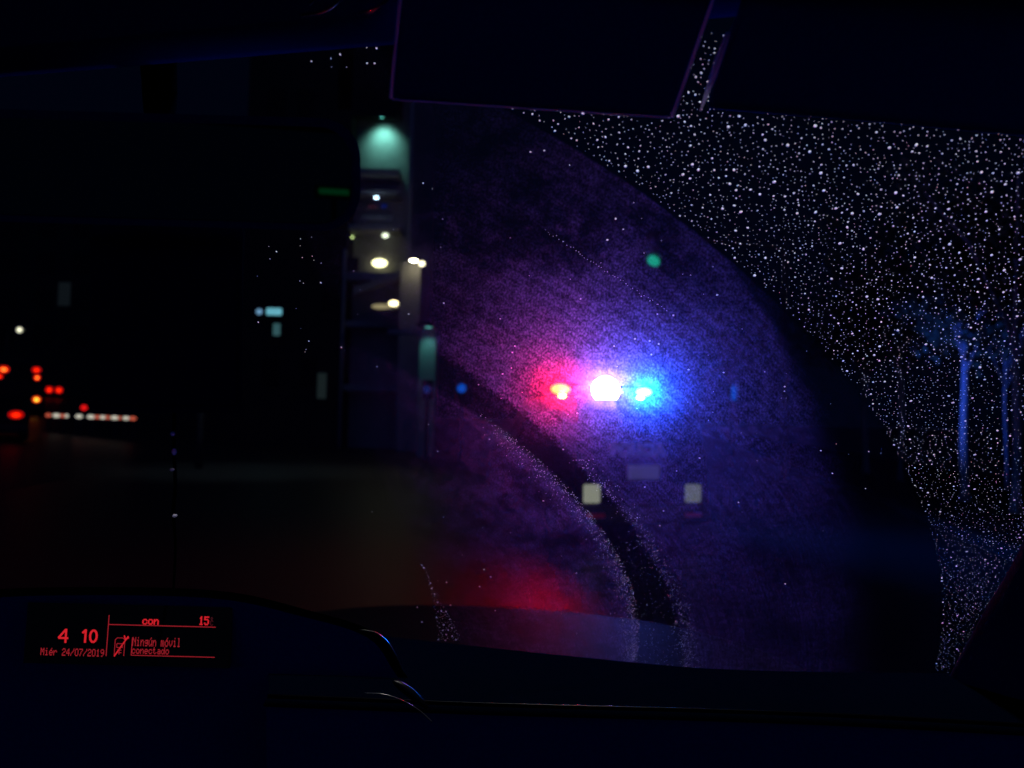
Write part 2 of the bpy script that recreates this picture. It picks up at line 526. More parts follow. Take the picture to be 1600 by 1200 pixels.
# sun visors: folded down against the top of the glass
def visor(corners, t, thick):
    pts = [cpt(u, v, tt) for (u, v), tt in zip(corners, t)]
    nrm = np.cross(pts[1] - pts[0], pts[3] - pts[0]); nrm /= np.linalg.norm(nrm)
    if np.dot(nrm, cray(800, 100)) > 0: nrm = -nrm
    bm = slab([p + nrm * thick / 2 for p in pts], [p - nrm * thick / 2 for p in pts])
    bevel(bm, 0.004, 3)
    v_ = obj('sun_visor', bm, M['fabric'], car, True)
    return v_, pts, nrm
v1, vp, nr = visor([(630, -20), (613, 154), (1047, 182), (1117, -20)], (0.42, 0.45, 0.45, 0.42), 0.010)
vc = sum(vp) / 4
for a, b, r_ in ((0, 1, 0.0010), (1, 2, 0.0005), (2, 3, 0.0011)):
    o2 = (vp[a] + vp[b]) / 2 - vc
    dd = (vp[b] - vp[a]) / np.linalg.norm(vp[b] - vp[a])
    o2 = o2 - dd * np.dot(o2, dd); o2 /= np.linalg.norm(o2)
    ps = [vp[a] + (vp[b] - vp[a]) * k / 12 + o2 * r_ * 0.9 for k in range(13)]
    obj('edge_piping', new_tube(ps, r_, 8), M['piping'], v1, True)
v2, vp, nr = visor([(1165, -20), (1150, 45), (1105, 168), (1350, 188), (1600, 212), (1760, 225), (1760, -20)], (0.42, 0.42, 0.45, 0.45, 0.45, 0.45, 0.42), 0.010)
e2 = [p - nr * 0.007 for p in (vp[1], vp[2])]
obj('edge_piping', new_tube([e2[0] + (e2[1] - e2[0]) * k / 12 for k in range(13)], [0.0024 - 0.0019 * abs(k - 4) / 8 for k in range(13)], 8), M['piping'], v2, True)

# rear-view mirror
def rrect(x0, y0, x1, y1, rad, n_=8):
    out = []
    for cx_, cy_, a0 in ((x1 - rad, y0 + rad, -90), (x1 - rad, y1 - rad, 0), (x0 + rad, y1 - rad, 90), (x0 + rad, y0 + rad, 180)):
        for k in range(n_ + 1):
            a = R(a0 + 90 * k / n_)
            out.append((cx_ + rad * math.cos(a), cy_ + rad * math.sin(a)))
    return out
def mir(u, v, t):
    return cpt(u, v + 0.028 * (u - 560), t)
ol = rrect(-60, 186, 563, 362, 62)
bm = slab([mir(u, v, 0.50) for u, v in ol], [mir(u * 0.97 + 8, v * 0.93 + 19, 0.535) for u, v in ol])
mirror = obj('rear_view_mirror', bm, M['plastic'], car)
ig = rrect(-44, 200, 549, 350, 52)
m, n, l = node_mat('mirror_silver')
o_ = n.new('ShaderNodeOutputMaterial'); b_ = n.new('ShaderNodeBsdfPrincipled')
b_.inputs['Metallic'].default_value = 1; b_.inputs['Roughness'].default_value = 0.02
nz = n.new('ShaderNodeTexNoise'); nz.inputs['Scale'].default_value = 30
cr = n.new('ShaderNodeMix'); cr.data_type = 'RGBA'
cr.inputs['A'].default_value = (0.014, 0.022, 0.015, 1); cr.inputs['B'].default_value = (0.018, 0.028, 0.019, 1)
l.new(nz.outputs['Fac'], cr.inputs['Factor']); l.new(cr.outputs['Result'], b_.inputs['Base Color']); l.new(b_.outputs[0], o_.inputs['Surface'])
bm = slab([mir(u, v, 0.4985) for u, v in ig], [mir(u, v, 0.502) for u, v in ig])
mgl = obj('mirror_glass', bm, m, mirror)
obj('mirror_stem', new_tube([mir(250, 300, 0.53), mir(250, 150, 0.56), gl_pt(*gl_uv(250, 60), -0.004)], 0.012, 12), M['dash'], car, True)

# overhead console with glossy rims at the very top of the view
for pp, r_ in (([(470, 24), (500, 19), (516, 12), (526, 3), (533, -8)], 0.0008), ([(560, 22), (585, 14), (604, 0), (612, -12)], 0.0006), ([(484, 6), (488, 1), (491, -6)], 0.0007)):
    obj('console_rim', new_tube([cpt(u, v, 0.40) for u, v in smooth_path(pp, 6)], r_, 8), M['satin'], car, True)

# bonnet, wet and dark
rows = []
for y, z, w in ((1.10, 1.02, 0.80), (1.22, 1.035, 0.80), (1.45, 1.022, 0.79), (1.7, 1.000, 0.77), (1.95, 0.975, 0.72), (2.12, 0.945, 0.66), (2.2, 0.90, 0.62), (2.24, 0.70, 0.60)):
    rows.append([(x * w, y - 0.10 * abs(x) ** 2.5, z - 0.035 * x * x - 0.05 * abs(x) ** 6) for x in np.linspace(-1, 1, 25)])
bm = loft(rows)
bmesh.ops.recalc_face_normals(bm, faces=bm.faces)
bo = obj('bonnet', bm, M['paint'], car, True)
sm = bo.modifiers.new('subd', 'SUBSURF'); sm.levels = 2; sm.render_levels = 2
# headlights (below the bonnet edge)
for s in (-1, 1):
    bm = bmesh.new()
    disc(bm, (s * 0.52, 2.25, 0.68), (1, 0, 0), (0, 0, 1), 0.11, 0.07, (0, 1, 0), 0.04)
    hl = obj('headlight', bm, glow('headlight_lens', (1, 0.95, 0.85), 3.0, False), car, True)
    ld = bpy.data.lights.new('headlight_beam', 'SPOT')
    ld.energy = 28; ld.color = (1, 0.93, 0.8); ld.spot_size = R(34); ld.spot_blend = 0.8; ld.shadow_soft_size = 0.05
    lo_ = bpy.data.objects.new('headlight_beam', ld)
    COL.objects.link(lo_); lo_.parent = hl
    lo_.location = (s * 0.52, 2.34, 0.68); lo_.rotation_euler = (R(89), 0, R(1.0))

# things hanging under the mirror
tb = rrect(141, 352, 379, 645, 10)
bm = slab([cpt(u, v, 0.545) for u, v in tb], [cpt(u, v, 0.557) for u, v in tb])
tablet = empty('tablet', tuple(np.array(CAR_LOC)), -YAW)
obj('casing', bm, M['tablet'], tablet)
ts = rrect(151, 366, 369, 633, 5)
obj('tablet_screen', slab([cpt(u, v, 0.5435) for u, v in ts], [cpt(u, v, 0.5458) for u, v in ts]), M['tablet'], tablet)
tag(tablet, 'unlit black rectangular tablet hanging below the rear view mirror', 'tablet')
cord = empty('charging_cord', tuple(np.array(CAR_LOC)), -YAW)
tag(cord, 'thin dark cord with tiny glinting clips hanging from the black tablet', 'cord')
cp = smooth_path([(273, 640), (272, 700), (274, 760), (271, 800), (274, 850), (272, 905), (268, 960)], 8)
obj('cable', new_tube([cpt(u, v, 0.56 + 0.45 * max(0, (i - 24) / 24)) for i, (u, v) in enumerate(cp)], 0.0013, 8), M['dash'], cord, True)
for (u, v, h) in ((270, 678, 7), (272, 706, 10), (269, 734, 4), (273, 806, 4)):
    obj('clip', new_tube([cpt(u, v - h / 2, 0.552), cpt(u, v, 0.552), cpt(u + 0.5, v + h / 2, 0.552)], [0.0010, 0.0019, 0.0008], 8), M['piping'], cord, True)

# ------------------------------------------------------------------ water on the windshield
film_m, n, l = node_mat('mist_of_water')
o_ = n.new('ShaderNodeOutputMaterial')
tc_ = n.new('ShaderNodeTexCoord')
def math_(op, a, b=None, c=None, clamp=False):
    q = n.new('ShaderNodeMath'); q.operation = op; q.use_clamp = clamp
    for i, x in enumerate((a, b, c)):
        if x is None: continue
        if isinstance(x, (int, float)): q.inputs[i].default_value = x
        else: l.new(x, q.inputs[i])
    return q.outputs[0]
def sstep(x, a, b, lo=0.0, hi=1.0):
    q = n.new('ShaderNodeMapRange'); q.interpolation_type = 'SMOOTHSTEP'
    l.new(x, q.inputs['Value'])
    for k_, v_ in (('From Min', a), ('From Max', b), ('To Min', lo), ('To Max', hi)): q.inputs[k_].default_value = v_
    return q.outputs[0]
flat = n.new('ShaderNodeVectorMath'); flat.operation = 'MULTIPLY'; flat.inputs[1].default_value = (1, 1, 0)
l.new(tc_.outputs['Object'], flat.inputs[0])
P = flat.outputs[0]
sx = n.new('ShaderNodeSeparateXYZ'); l.new(P, sx.inputs[0])
U_, V_ = sx.outputs['X'], sx.outputs['Y']
def noise(vec, scale, detail=2, rough=0.5, dims='3D'):
    q = n.new('ShaderNodeTexNoise'); q.noise_dimensions = dims
    q.inputs['Scale'].default_value = scale; q.inputs['Detail'].default_value = detail; q.inputs['Roughness'].default_value = rough
    l.new(vec, q.inputs['Vector']); return q.outputs['Fac']
wob = noise(P, 14, 3)
fuzz = math_('MULTIPLY', math_('SUBTRACT', noise(P, 260, 2), 0.5), 0.016)
def radius(c_, wobble=0.006, fz_=1.0):
    q = n.new('ShaderNodeVectorMath'); q.operation = 'DISTANCE'
    l.new(P, q.inputs[0]); q.inputs[1].default_value = (c_[0], c_[1], 0)
    return math_('ADD', q.outputs['Value'], math_('ADD', math_('MULTIPLY', fuzz, fz_), math_('MULTIPLY', math_('SUBTRACT', wob, 0.5), wobble)))
ra, rb, rc, rl = radius(ARC[0], 0.003, 0.15), radius(BO[0], 0.012), radius(BI[0], 0.012), radius(LF[0], 0.004, 0.3)
inside = sstep(ra, ARC[1] + 0.0012, ARC[1] - 0.0012)
# clean band along the sweep's right-hand edge, wider going right
edge_w = sstep(U_, 0.40, 0.60, 0.0, 1.0)
dist_in = math_('SUBTRACT', ARC[1], ra)
w1 = math_('MULTIPLY', edge_w, 0.125)
clean_r = math_('DIVIDE', dist_in, math_('ADD', w1, 0.0005))
clean_r = sstep(clean_r, 0.35, 1.15, 0.05, 1.0)
keep_r = math_('MAXIMUM', clean_r, sstep(U_, 0.47, 0.38))
# the band left by the other blade
in_band = math_('MULTIPLY', sstep(rb, BO[1] + 0.004, BO[1] - 0.004), sstep(rc, BI[1] - 0.005, BI[1] + 0.003))
band_fac = math_('SUBTRACT', 1.0, math_('MULTIPLY', in_band, 0.80))
# left limit of the mist
left = sstep(rl, LF[1] + 0.003, LF[1] - 0.003, 0.10, 1.0)
upleft = sstep(U_, 0.08, 0.24, 0.12, 1.0)
topfade = sstep(V_, 0.80, 0.66, 0.18, 1.0)
grain = sstep(noise(P, 520, 2, 0.6), 0.34, 0.72, 0.42, 1.58)
grain2 = sstep(noise(P, 130, 3, 0.6), 0.30, 0.70, 0.55, 1.45)
mott = sstep(noise(P, 28, 4, 0.6), 0.36, 0.60, 0.45, 1.2)
mott_zone = math_('MULTIPLY', sstep(rc, BI[1], BI[1] - 0.03), sstep(V_, 0.48, 0.40))
mot = math_('ADD', math_('MULTIPLY', mott, mott_zone), math_('SUBTRACT', 1.0, mott_zone))
# fine streaks parallel to the blade's path
cv = n.new('ShaderNodeCombineXYZ'); l.new(math_('MULTIPLY', ra, 420.0), cv.inputs[0]); l.new(math_('MULTIPLY', V_, 9.0), cv.inputs[1])
streak = sstep(noise(cv.outputs[0], 1.0, 3, 0.6), 0.35, 0.70, 0.70, 1.35)
rim_ = math_('MULTIPLY', math_('MULTIPLY', sstep(ra, ARC[1] - 0.035, ARC[1] - 0.004), 1.1), math_('MULTIPLY', sstep(V_, 0.5, 0.66), sstep(U_, 0.45, 0.36)))
ridge = math_('MULTIPLY', math_('MULTIPLY', sstep(rc, BI[1] - 0.030, BI[1] - 0.004), sstep(rc, BI[1] + 0.002, BI[1] - 0.003)), math_('MULTIPLY', sstep(U_, 0.20, 0.27), 0.9))
patch = sstep(noise(P, 8, 5, 0.6), 0.36, 0.62, 0.55, 1.2)
smear = math_('ADD', 1.0, math_('MULTIPLY', sstep(V_, 0.60, 0.68), math_('SUBTRACT', sstep(noise(P, 17, 4, 0.65), 0.40, 0.55, 0.25, 1.15), 1.0)))
d_ = math_('MULTIPLY', math_('MULTIPLY', inside, keep_r), math_('MULTIPLY', patch, smear))
# mist density raised where the police lamps show, shaping their halo
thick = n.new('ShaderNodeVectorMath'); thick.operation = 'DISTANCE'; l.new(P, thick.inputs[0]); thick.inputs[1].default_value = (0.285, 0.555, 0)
halo_r = math_('ADD', thick.outputs['Value'], math_('MULTIPLY', math_('SUBTRACT', wob, 0.5), 0.10))
d_ = math_('MULTIPLY', d_, sstep(halo_r, 0.02, 0.16, 1.15, 0.50))
d_ = math_('MULTIPLY', d_, band_fac)
d_ = math_('MULTIPLY', d_, math_('MULTIPLY', left, math_('MULTIPLY', upleft, topfade)))
d_ = math_('MULTIPLY', d_, math_('MULTIPLY', grain, grain2))
d_ = math_('MULTIPLY', d_, math_('MULTIPLY', mot, streak))
d_ = math_('MULTIPLY', d_, math_('ADD', 1.0, math_('ADD', rim_, ridge)))
d_ = math_('ADD', d_, 0.012)
FILM_T = 0.002
TAU = 0.135
adds = None
# small droplets throw blue light wider than red
for g_, wgt, tint in ((0.990, 0.62, (1, 0.9, 1, 1)), (0.85, 0.50, (0.01, 0.05, 1, 1))):
    vs_ = n.new('ShaderNodeVolumeScatter')
    vs_.inputs['Anisotropy'].default_value = g_
    vs_.inputs['Color'].default_value = tint
    l.new(math_('MULTIPLY', d_, TAU / FILM_T * wgt * 0.75), vs_.inputs['Density'])
    if adds is None: adds = vs_.outputs[0]
    else:
        a_ = n.new('ShaderNodeAddShader'); l.new(adds, a_.inputs[0]); l.new(vs_.outputs[0], a_.inputs[1]); adds = a_.outputs[0]
l.new(adds, o_.inputs['Volume'])
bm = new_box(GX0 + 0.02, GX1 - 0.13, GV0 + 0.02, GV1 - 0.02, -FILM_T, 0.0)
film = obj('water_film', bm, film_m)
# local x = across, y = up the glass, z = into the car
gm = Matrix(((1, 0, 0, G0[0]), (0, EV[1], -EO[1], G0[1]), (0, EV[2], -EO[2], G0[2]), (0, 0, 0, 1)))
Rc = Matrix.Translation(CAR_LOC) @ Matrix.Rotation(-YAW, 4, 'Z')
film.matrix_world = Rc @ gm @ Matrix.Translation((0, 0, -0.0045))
tag(film, 'fine mist of water smeared over the wiped part of the windscreen', 'water film', kind='stuff')

# raindrops
def drop_field():
    out = []      # (a, b, r, elong)
    def ok_glass(a, b):
        return GX0 + 0.1 < a < GX1 - 0.11 and GV0 < b < vt + 0.01
    cell = {}
    def free(a, b, s):
        k_ = (int(a / 0.004), int(b / 0.004))
        for i in (-1, 0, 1):
            for j in (-1, 0, 1):
                for (x, y) in cell.get((k_[0] + i, k_[1] + j), ()):
                    if (x - a) ** 2 + (y - b) ** 2 < s * s: return False
        cell.setdefault(k_, []).append((a, b))
        return True
    # the unwiped glass beyond the passenger blade's sweep
    for _ in range(60000):
        a, b = npr.uniform(0.15, 0.69), npr.uniform(0.1, vt - 0.014)
        r1 = math.hypot(a - ARC[0][0], b - ARC[0][1])
        if r1 < ARC[1] + 0.002: continue
        if a < 0.30 and npr.random() < 0.5: continue
        if npr.random() < (a - 0.60) / 0.12 * min(1, max(0, (b - 0.35) / 0.1)): continue
        q = npr.random()
        if q < 0.24: rr, sp_ = npr.uniform(0.00038, 0.00072), 0.0036
        elif q < 0.355: rr, sp_ = npr.uniform(0.0008, 0.0011), 0.005
        else: rr, sp_ = npr.uniform(0.00018, 0.00042), 0.0020
        if free(a, b, sp_): out.append((a, b, rr))
    # few drops left of the near visor
    for _ in range(40):
        p = gl_uv(npr.uniform(480, 628), npr.uniform(40, 112))
        out.append((p[0], p[1], npr.uniform(0.0002, 0.0007)))
    # wedge between the two sweeps
    for _ in range(3000):
        p = gl_uv(npr.uniform(640, 725), npr.uniform(890, 1008))
        if math.hypot(*(p - WL[0])) > WL[1] and math.hypot(*(p - LF[0])) > LF[1] - 0.003:
            if free(p[0], p[1], 0.0036): out.append((p[0], p[1], npr.choice([0.0002, 0.0003, 0.0004, 0.0008])))
    # strays inside the sweep
    for _ in range(150):
        p = gl_uv(npr.uniform(570, 1400), npr.uniform(230, 1000))
        if math.hypot(*(p - ARC[0])) < ARC[1] - 0.005 and free(p[0], p[1], 0.003):
            out.append((p[0], p[1], npr.choice([0.0003, 0.0004, 0.0006, 0.0008])))
    for _ in range(26):
        p = gl_uv(npr.uniform(380, 560), npr.uniform(360, 560))
        out.append((p[0], p[1], npr.choice([0.0003, 0.0004, 0.0007])))
    # beads pushed up along the edges of the clean band
    for _ in range(2000):
        t = npr.uniform(R(-22), R(62)); rr = BI[1] - abs(npr.normal(0, 0.010)) + 0.002
        a, b = BI[0][0] + rr * math.cos(t), BI[0][1] + rr * math.sin(t)
        if b > -0.02 and a > 0.195 + npr.uniform(0, 0.03): out.append((a, b, npr.uniform(0.00014, 0.00044)))
    for _ in range(700):
        t = npr.uniform(R(-8), R(32)); rr = BO[1] + npr.normal(0.004, 0.006)
        a, b = BO[0][0] + rr * math.cos(t), BO[0][1] + rr * math.sin(t)
        if b > -0.02: out.append((a, b, npr.uniform(0.00018, 0.00040)))
    for _ in range(500):
        t = npr.uniform(R(-8), R(22)); rr = npr.uniform(BI[1] + 0.12, BO[1] - 0.0)
        a, b = BO[0][0] + rr * math.cos(t), BO[0][1] + rr * math.sin(t)
        if math.hypot(a - BI[0][0], b - BI[0][1]) > BI[1] and b > -0.02: out.append((a, b, npr.uniform(0.00016, 0.00036)))
    # a dotted streak inside the sweep
    for k_ in range(46):
        t = k_ / 45
        p = gl_uv(850 + 190 * t + npr.normal(0, 1.5), 368 + 125 * t + npr.normal(0, 1.5))
        out.append((p[0], p[1], npr.uniform(0.0002, 0.00045)))
    return out
drops = drop_field()
SEG = 8
ang = np.arange(SEG) * 2 * np.pi / SEG
tpl = np.concatenate([np.c_[np.cos(ang), np.sin(ang), np.zeros(SEG)], np.c_[0.80 * np.cos(ang), 0.80 * np.sin(ang), 0.36 * np.ones(SEG)],
                      np.c_[0.42 * np.cos(ang), 0.42 * np.sin(ang), 0.58 * np.ones(SEG)], [[0, 0, 0.66]]])
fc = []
for k_ in range(SEG):
    j = (k_ + 1) % SEG
    fc += [(k_, j, SEG + j, SEG + k_), (SEG + k_, SEG + j, 2 * SEG + j, 2 * SEG + k_), (2 * SEG + k_, 2 * SEG + j, 3 * SEG)]
V = []; FA = []
for i, (a, b, r_) in enumerate(drops):
    el = npr.uniform(0.85, 1.2); th = npr.uniform(0, np.pi)
    q = tpl * r_
    x, y = q[:, 0] * el, q[:, 1] / el
    V.append(np.c_[a + x * math.cos(th) - y * math.sin(th), b + x * math.sin(th) + y * math.cos(th), -q[:, 2]])
    FA += [tuple(v_ + i * len(tpl) for v_ in f_) for f_ in fc]
me = bpy.data.meshes.new('raindrops')
me.from_pydata(np.concatenate(V).tolist(), [], FA)
me.polygons.foreach_set('use_smooth', [True] * len(me.polygons))
rd = bpy.data.objects.new('raindrops', me)
COL.objects.link(rd)
rd.matrix_world = Rc @ gm @ Matrix.Translation((0, 0, -0.0047 - FILM_T))
m, n, l = node_mat('drop_water')
o_ = n.new('ShaderNodeOutputMaterial')
g1 = n.new('ShaderNodeBsdfTranslucent')
g1.inputs['Color'].default_value = (0.96, 0.97, 1, 1)
l.new(g1.outputs[0], o_.inputs['Surface'])
me.materials.append(m)
tag(rd, 'countless tiny raindrops sparkling on the unwiped windscreen glass', 'raindrops', kind='stuff')

# ------------------------------------------------------------------ vehicles
def profile_body(outline, w, taper=0.0):
    """Side outline (y forward, z) swept across the width; points above the waist lean in."""
    zs = [z for _, z in outline]
    zmid = 0.5 * (min(zs) + max(zs))
    def at(s):
        return [(s * (w / 2 - taper * max(0, z - zmid)), y, z) for y, z in outline]
    bm = slab(at(-1), at(1))
    bmesh.ops.bevel(bm, geom=[e for e in bm.edges], offset=0.045, segments=2, affect='EDGES', profile=0.6)
    return bm
def wheels(root, w, ys, rad=0.33):
    for y in ys:
        for s in (-1, 1):
            x = s * (w / 2 - 0.10)
            hub = empty('wheel', (x, y, rad), 0, root)
            bm = bmesh.new()
            prof = [(0.20, -0.10), (0.28, -0.11), (0.32, -0.08), (0.33, 0), (0.32, 0.08), (0.28, 0.11), (0.20, 0.10)]
            ringp = []
            for k in range(21):
                a = 2 * math.pi * k / 20
                ringp.append([(xx, r_ * rad / 0.33 * math.cos(a), r_ * rad / 0.33 * math.sin(a)) for r_, xx in prof])
            obj('tyre', loft(ringp), M['rubber'], hub, True)
            bm = bmesh.new()
            disc(bm, (s * 0.07, 0, 0), (0, 1, 0), (0, 0, 1), 0.21 * rad / 0.33, 0.21 * rad / 0.33, (s, 0, 0), 0.03, 16)
            obj('rim', bm, M['rim'], hub, True)
def mesh_text(text, size, m, name, parent, loc, rot, depth=0.002, bold=0.0):
    cu = bpy.data.curves.new(name, 'FONT')
    cu.body = text; cu.size = size; cu.align_x = 'CENTER'; cu.align_y = 'CENTER'; cu.extrude = depth; cu.offset = bold
    t_ = bpy.data.objects.new('tmp', cu); COL.objects.link(t_)
    dg = bpy.context.evaluated_depsgraph_get()
    me_ = bpy.data.meshes.new_from_object(t_.evaluated_get(dg))
    bpy.data.objects.remove(t_); bpy.data.curves.remove(cu)
    me_.materials.clear(); me_.materials.append(m)
    o = bpy.data.objects.new(name, me_); COL.objects.link(o); o.parent = parent
    o.location = loc; o.rotation_euler = rot
    return o

# police van parked askew ahead
pv0 = at_y(1001, 845, 9.6)
PYAW = R(15)
police = empty('police_van', (pv0[0], pv0[1], 0), PYAW)
tag(police, 'dark police van with red, white and blue roof lights flashing ahead', 'police van')
W_ = 1.78
body = obj('body', profile_body([(0.0, 0.26), (-0.06, 0.55), (-0.02, 1.0), (0.10, 1.60), (0.30, 1.74), (2.6, 1.76), (3.25, 1.20), (4.15, 1.02), (4.32, 0.75), (4.30, 0.26)], W_, 0.16), M['van_paint'], police, True)
obj('rear_window', slab([(-0.62, -0.005, 1.22), (0.62, -0.005, 1.22), (0.58, 0.075, 1.56), (-0.58, 0.075, 1.56)], [(-0.62, 0.05, 1.22), (0.62, 0.05, 1.22), (0.58, 0.12, 1.56), (-0.58, 0.12, 1.56)]), M['window'], police)
for s in (-1, 1):
    x0, x1 = s * (W_ / 2 - 0.035), s * (W_ / 2 - 0.02)
    obj('side_window', slab([(s * 0.885, 0.5, 1.12), (s * 0.885, 2.6, 1.12), (s * 0.80, 2.3, 1.58), (s * 0.80, 0.6, 1.58)], [(s * 0.80, 0.5, 1.12), (s * 0.80, 2.6, 1.12), (s * 0.72, 2.3, 1.58), (s * 0.72, 0.6, 1.58)]), M['window'], police)
bm = new_box(-0.86, 0.86, -0.13, 0.04, 0.24, 0.46, bev=0.03)
obj('bumper', bm, M['steel'], police, True)
wheels(police, W_, (0.85, 3.45))
return_glow = glow('tail_lens_pale', (0.21, 0.22, 0.17), 1.0, False)  # weak emission stands in for headlight returned by the tail lenses
return_dim = glow('tail_lens_dim', (0.09, 0.10, 0.10), 1.0, False)
for s in (-1, 1):
    tl = obj('tail_lamp', new_box(s * 0.66 - 0.105, s * 0.66 + 0.105, -0.085, 0.0, 0.48, 0.70, bev=0.025), return_glow if s < 0 else return_dim, police, True)
    obj('reflector', new_box(s * 0.63 - 0.105, s * 0.63 + 0.105, -0.145, -0.10, 0.315, 0.365, bev=0.008), M['reflector_red'], police)
obj('number_plate', new_box(-0.20, 0.20, -0.085, -0.03, 0.76, 0.93, bev=0.01), M['plate'], police)
M['faded'] = mat('faded_lettering', (0.20, 0.20, 0.19), 0.6)
mesh_text('POLICIA', 0.19, M['faded'], 'lettering', police, (-0.06, -0.022, 1.105), (R(90), 0, 0), 0.004, 0.012)
# light bar across the roof
BZ, BY = 1.80, 1.45
M['bar'] = mat('black_bar_casing', (0.0015, 0.0015, 0.002), 0.7, spec=0.02)
bar = obj('light_bar', new_box(-0.72, 0.72, BY - 0.05, BY + 0.22, BZ - 0.04, BZ + 0.015, bev=0.02), M['bar'], police, True)
for s in (-0.55, 0.55):
    obj('bar_foot', new_box(s - 0.06, s + 0.06, BY, BY + 0.16, BZ - 0.08, BZ - 0.036, bev=0.01), M['steel'], bar)
def lens(name, x, z, rx, rz, m):
    bm = bmesh.new()
    disc(bm, (x, BY - 0.055, z), (1, 0, 0), (0, 0, 1), rx, rz, (0, -1, 0), 0.03, 16)
    return obj(name, bm, m, bar, True)
RL, BL, WL_ = glow('red_flash', RED_L), glow('blue_flash', BLUE_L), glow('white_flash', WHITE_L)
lens('red_lamp', -0.585, BZ + 0.075, 0.135, 0.065, RL)
lens('white_lamp', 0.075, BZ + 0.085, 0.19, 0.17, WL_)
lens('blue_lamp', 0.65, BZ + 0.070, 0.115, 0.050, BL)
lens('red_lamp', -0.56, BZ - 0.015, 0.05, 0.025, glow('red_flash_low', (60, 12, 3)))
lens('blue_lamp', 0.60, BZ - 0.010, 0.05, 0.022, glow('blue_flash_low', (10, 60, 60)))
obj('housing', new_box(-0.74, 0.78, BY - 0.04, BY + 0.20, BZ + 0.016, BZ + 0.15, bev=0.02), M['bar'], bar, True)
# sideways blue module at the bar's right end
bm = bmesh.new(); disc(bm, (0.79, BY + 0.08, BZ + 0.08), (0, 1, 0), (0, 0, 1), 0.07, 0.05, (1, 0, 0), 0.02, 16)
sidel = obj('blue_lamp', bm, glow('blue_side', (1, 4, 14), 1.0, False), bar, True)
ld = bpy.data.lights.new('blue_side_beam', 'SPOT')
ld.energy = 7500; ld.color = (0.03, 0.10, 1.0); ld.spot_size = R(30); ld.spot_blend = 1.0; ld.shadow_soft_size = 0.06
so = bpy.data.objects.new('blue_side_beam', ld); COL.objects.link(so)
bpy.context.view_layer.update()
wp = police.matrix_world @ Vector((0.90, BY + 0.08, BZ + 0.08))
so.location = wp
tgt = Vector(tuple(at_y(1490, 590, 15.0)))
so.rotation_euler = (tgt - wp).to_track_quat('-Z', 'Y').to_euler()
so.parent = sidel
so.matrix_parent_inverse = sidel.matrix_world.inverted()

# red and orange lamps of the traffic on the rising side street
TAIL = (glow('tail_red', (0.62, 0.003, 0.001), 1.0), glow('tail_red_bulb', (2.2, 0.035, 0.004), 1.0))
TAILHOT = (glow('tail_hot', (0.70, 0.006, 0.001), 1.0), glow('tail_hot_bulb', (4.0, 0.45, 0.05), 1.0))
AMBER = (glow('indicator_amber', (0.9, 0.05, 0.002), 1.0), glow('indicator_bulb', (4.0, 1.6, 0.12), 1.0))
SPOT = glow('warning_red', (0.9, 0.008, 0.008), 1.0)
def traffic(name, label, cat, Y, spec, dims, outline, lamps, ang=0.0):
    """spec: pixel of the rear's centre; lamps: (pixel u, v, half w px, half h px, material, name)"""
    p = at_y(spec[0], spec[1], Y)
    gz = side_z(p[0], p[1])
    ang = math.atan2(-p[0], p[1])
    root = empty(name, (p[0], p[1], gz), ang)
    tag(root, label, cat)
    w, h = dims
    obj('body', profile_body(outline, w, 0.06), M['car_paint'], root, True)
    ym = min(y for y, z in outline)
    wheels(root, w, (ym + 0.8, max(y for y, z in outline) - 0.8), 0.33 if h < 2.2 else 0.45)
    obj('rear_window', new_box(-w * 0.40, w * 0.40, ym - 0.012, ym + 0.2, h * 0.58, h * 0.86, bev=0.01), M['window'], root)
    obj('bumper', new_box(-w * 0.48, w * 0.48, ym - 0.08, ym + 0.1, 0.28, 0.5, bev=0.03), M['steel'], root, True)
    inv = Matrix.Rotation(-ang, 4, 'Z') @ Matrix.Translation((-p[0], -p[1], -gz))
    for (u, v, hw, hh, m, nm) in lamps:
        c0 = inv @ Vector(tuple(CAM)); dr = inv.to_3x3() @ Vector(tuple(ray(u, v)))
        tt = (ym - 0.02 - c0.y) / dr.y
        q = c0 + dr * tt
        k = tt / F
        bm = bmesh.new()
        disc(bm, (q.x, ym - 0.02, q.z), (1, 0, 0), (0, 0, 1), hw * k, hh * k, (0, -1, 0), 0.03, 16)
        ln_ = obj(nm, bm, m[0], root, True)
        bm = bmesh.new()
        disc(bm, (q.x, ym - 0.045, q.z - hh * k * 0.1), (1, 0, 0), (0, 0, 1), hw * k * 0.5, hh * k * 0.48, (0, -1, 0), 0.03, 14)
        obj('bulb', bm, m[1], ln_, True)
        obj('lamp_housing', new_box(q.x - hw * k * 1.15, q.x + hw * k * 1.15, ym - 0.018, ym + 0.06, q.z - hh * k * 1.15, q.z + hh * k * 1.15, bev=0.01), M['gloss'], root)
    return root
CAR_O = [(0, 0.3), (-0.02, 0.9), (0.3, 1.0), (0.75, 1.45), (2.3, 1.5), (3.0, 1.0), (4.0, 0.85), (4.15, 0.3)]
VAN_O = [(0, 0.35), (-0.02, 1.1), (0.06, 2.4), (0.2, 2.6), (4.4, 2.6), (5.0, 1.6), (5.6, 1.3), (5.7, 0.35)]
BUS_O = [(0, 0.4), (-0.02, 1.2), (0.0, 3.0), (0.15, 3.15), (8.0, 3.15), (8.2, 2.9), (8.25, 0.4)]
traffic('parked_car', 'dark car at the left picture edge with one large red tail lamp', 'car', 24, (-8, 655), (1.8, 1.5), CAR_O,
        [(25, 648, 10.5, 6.2, TAIL, 'tail_lamp'), (-42, 646, 10.5, 6.2, TAIL, 'tail_lamp')])
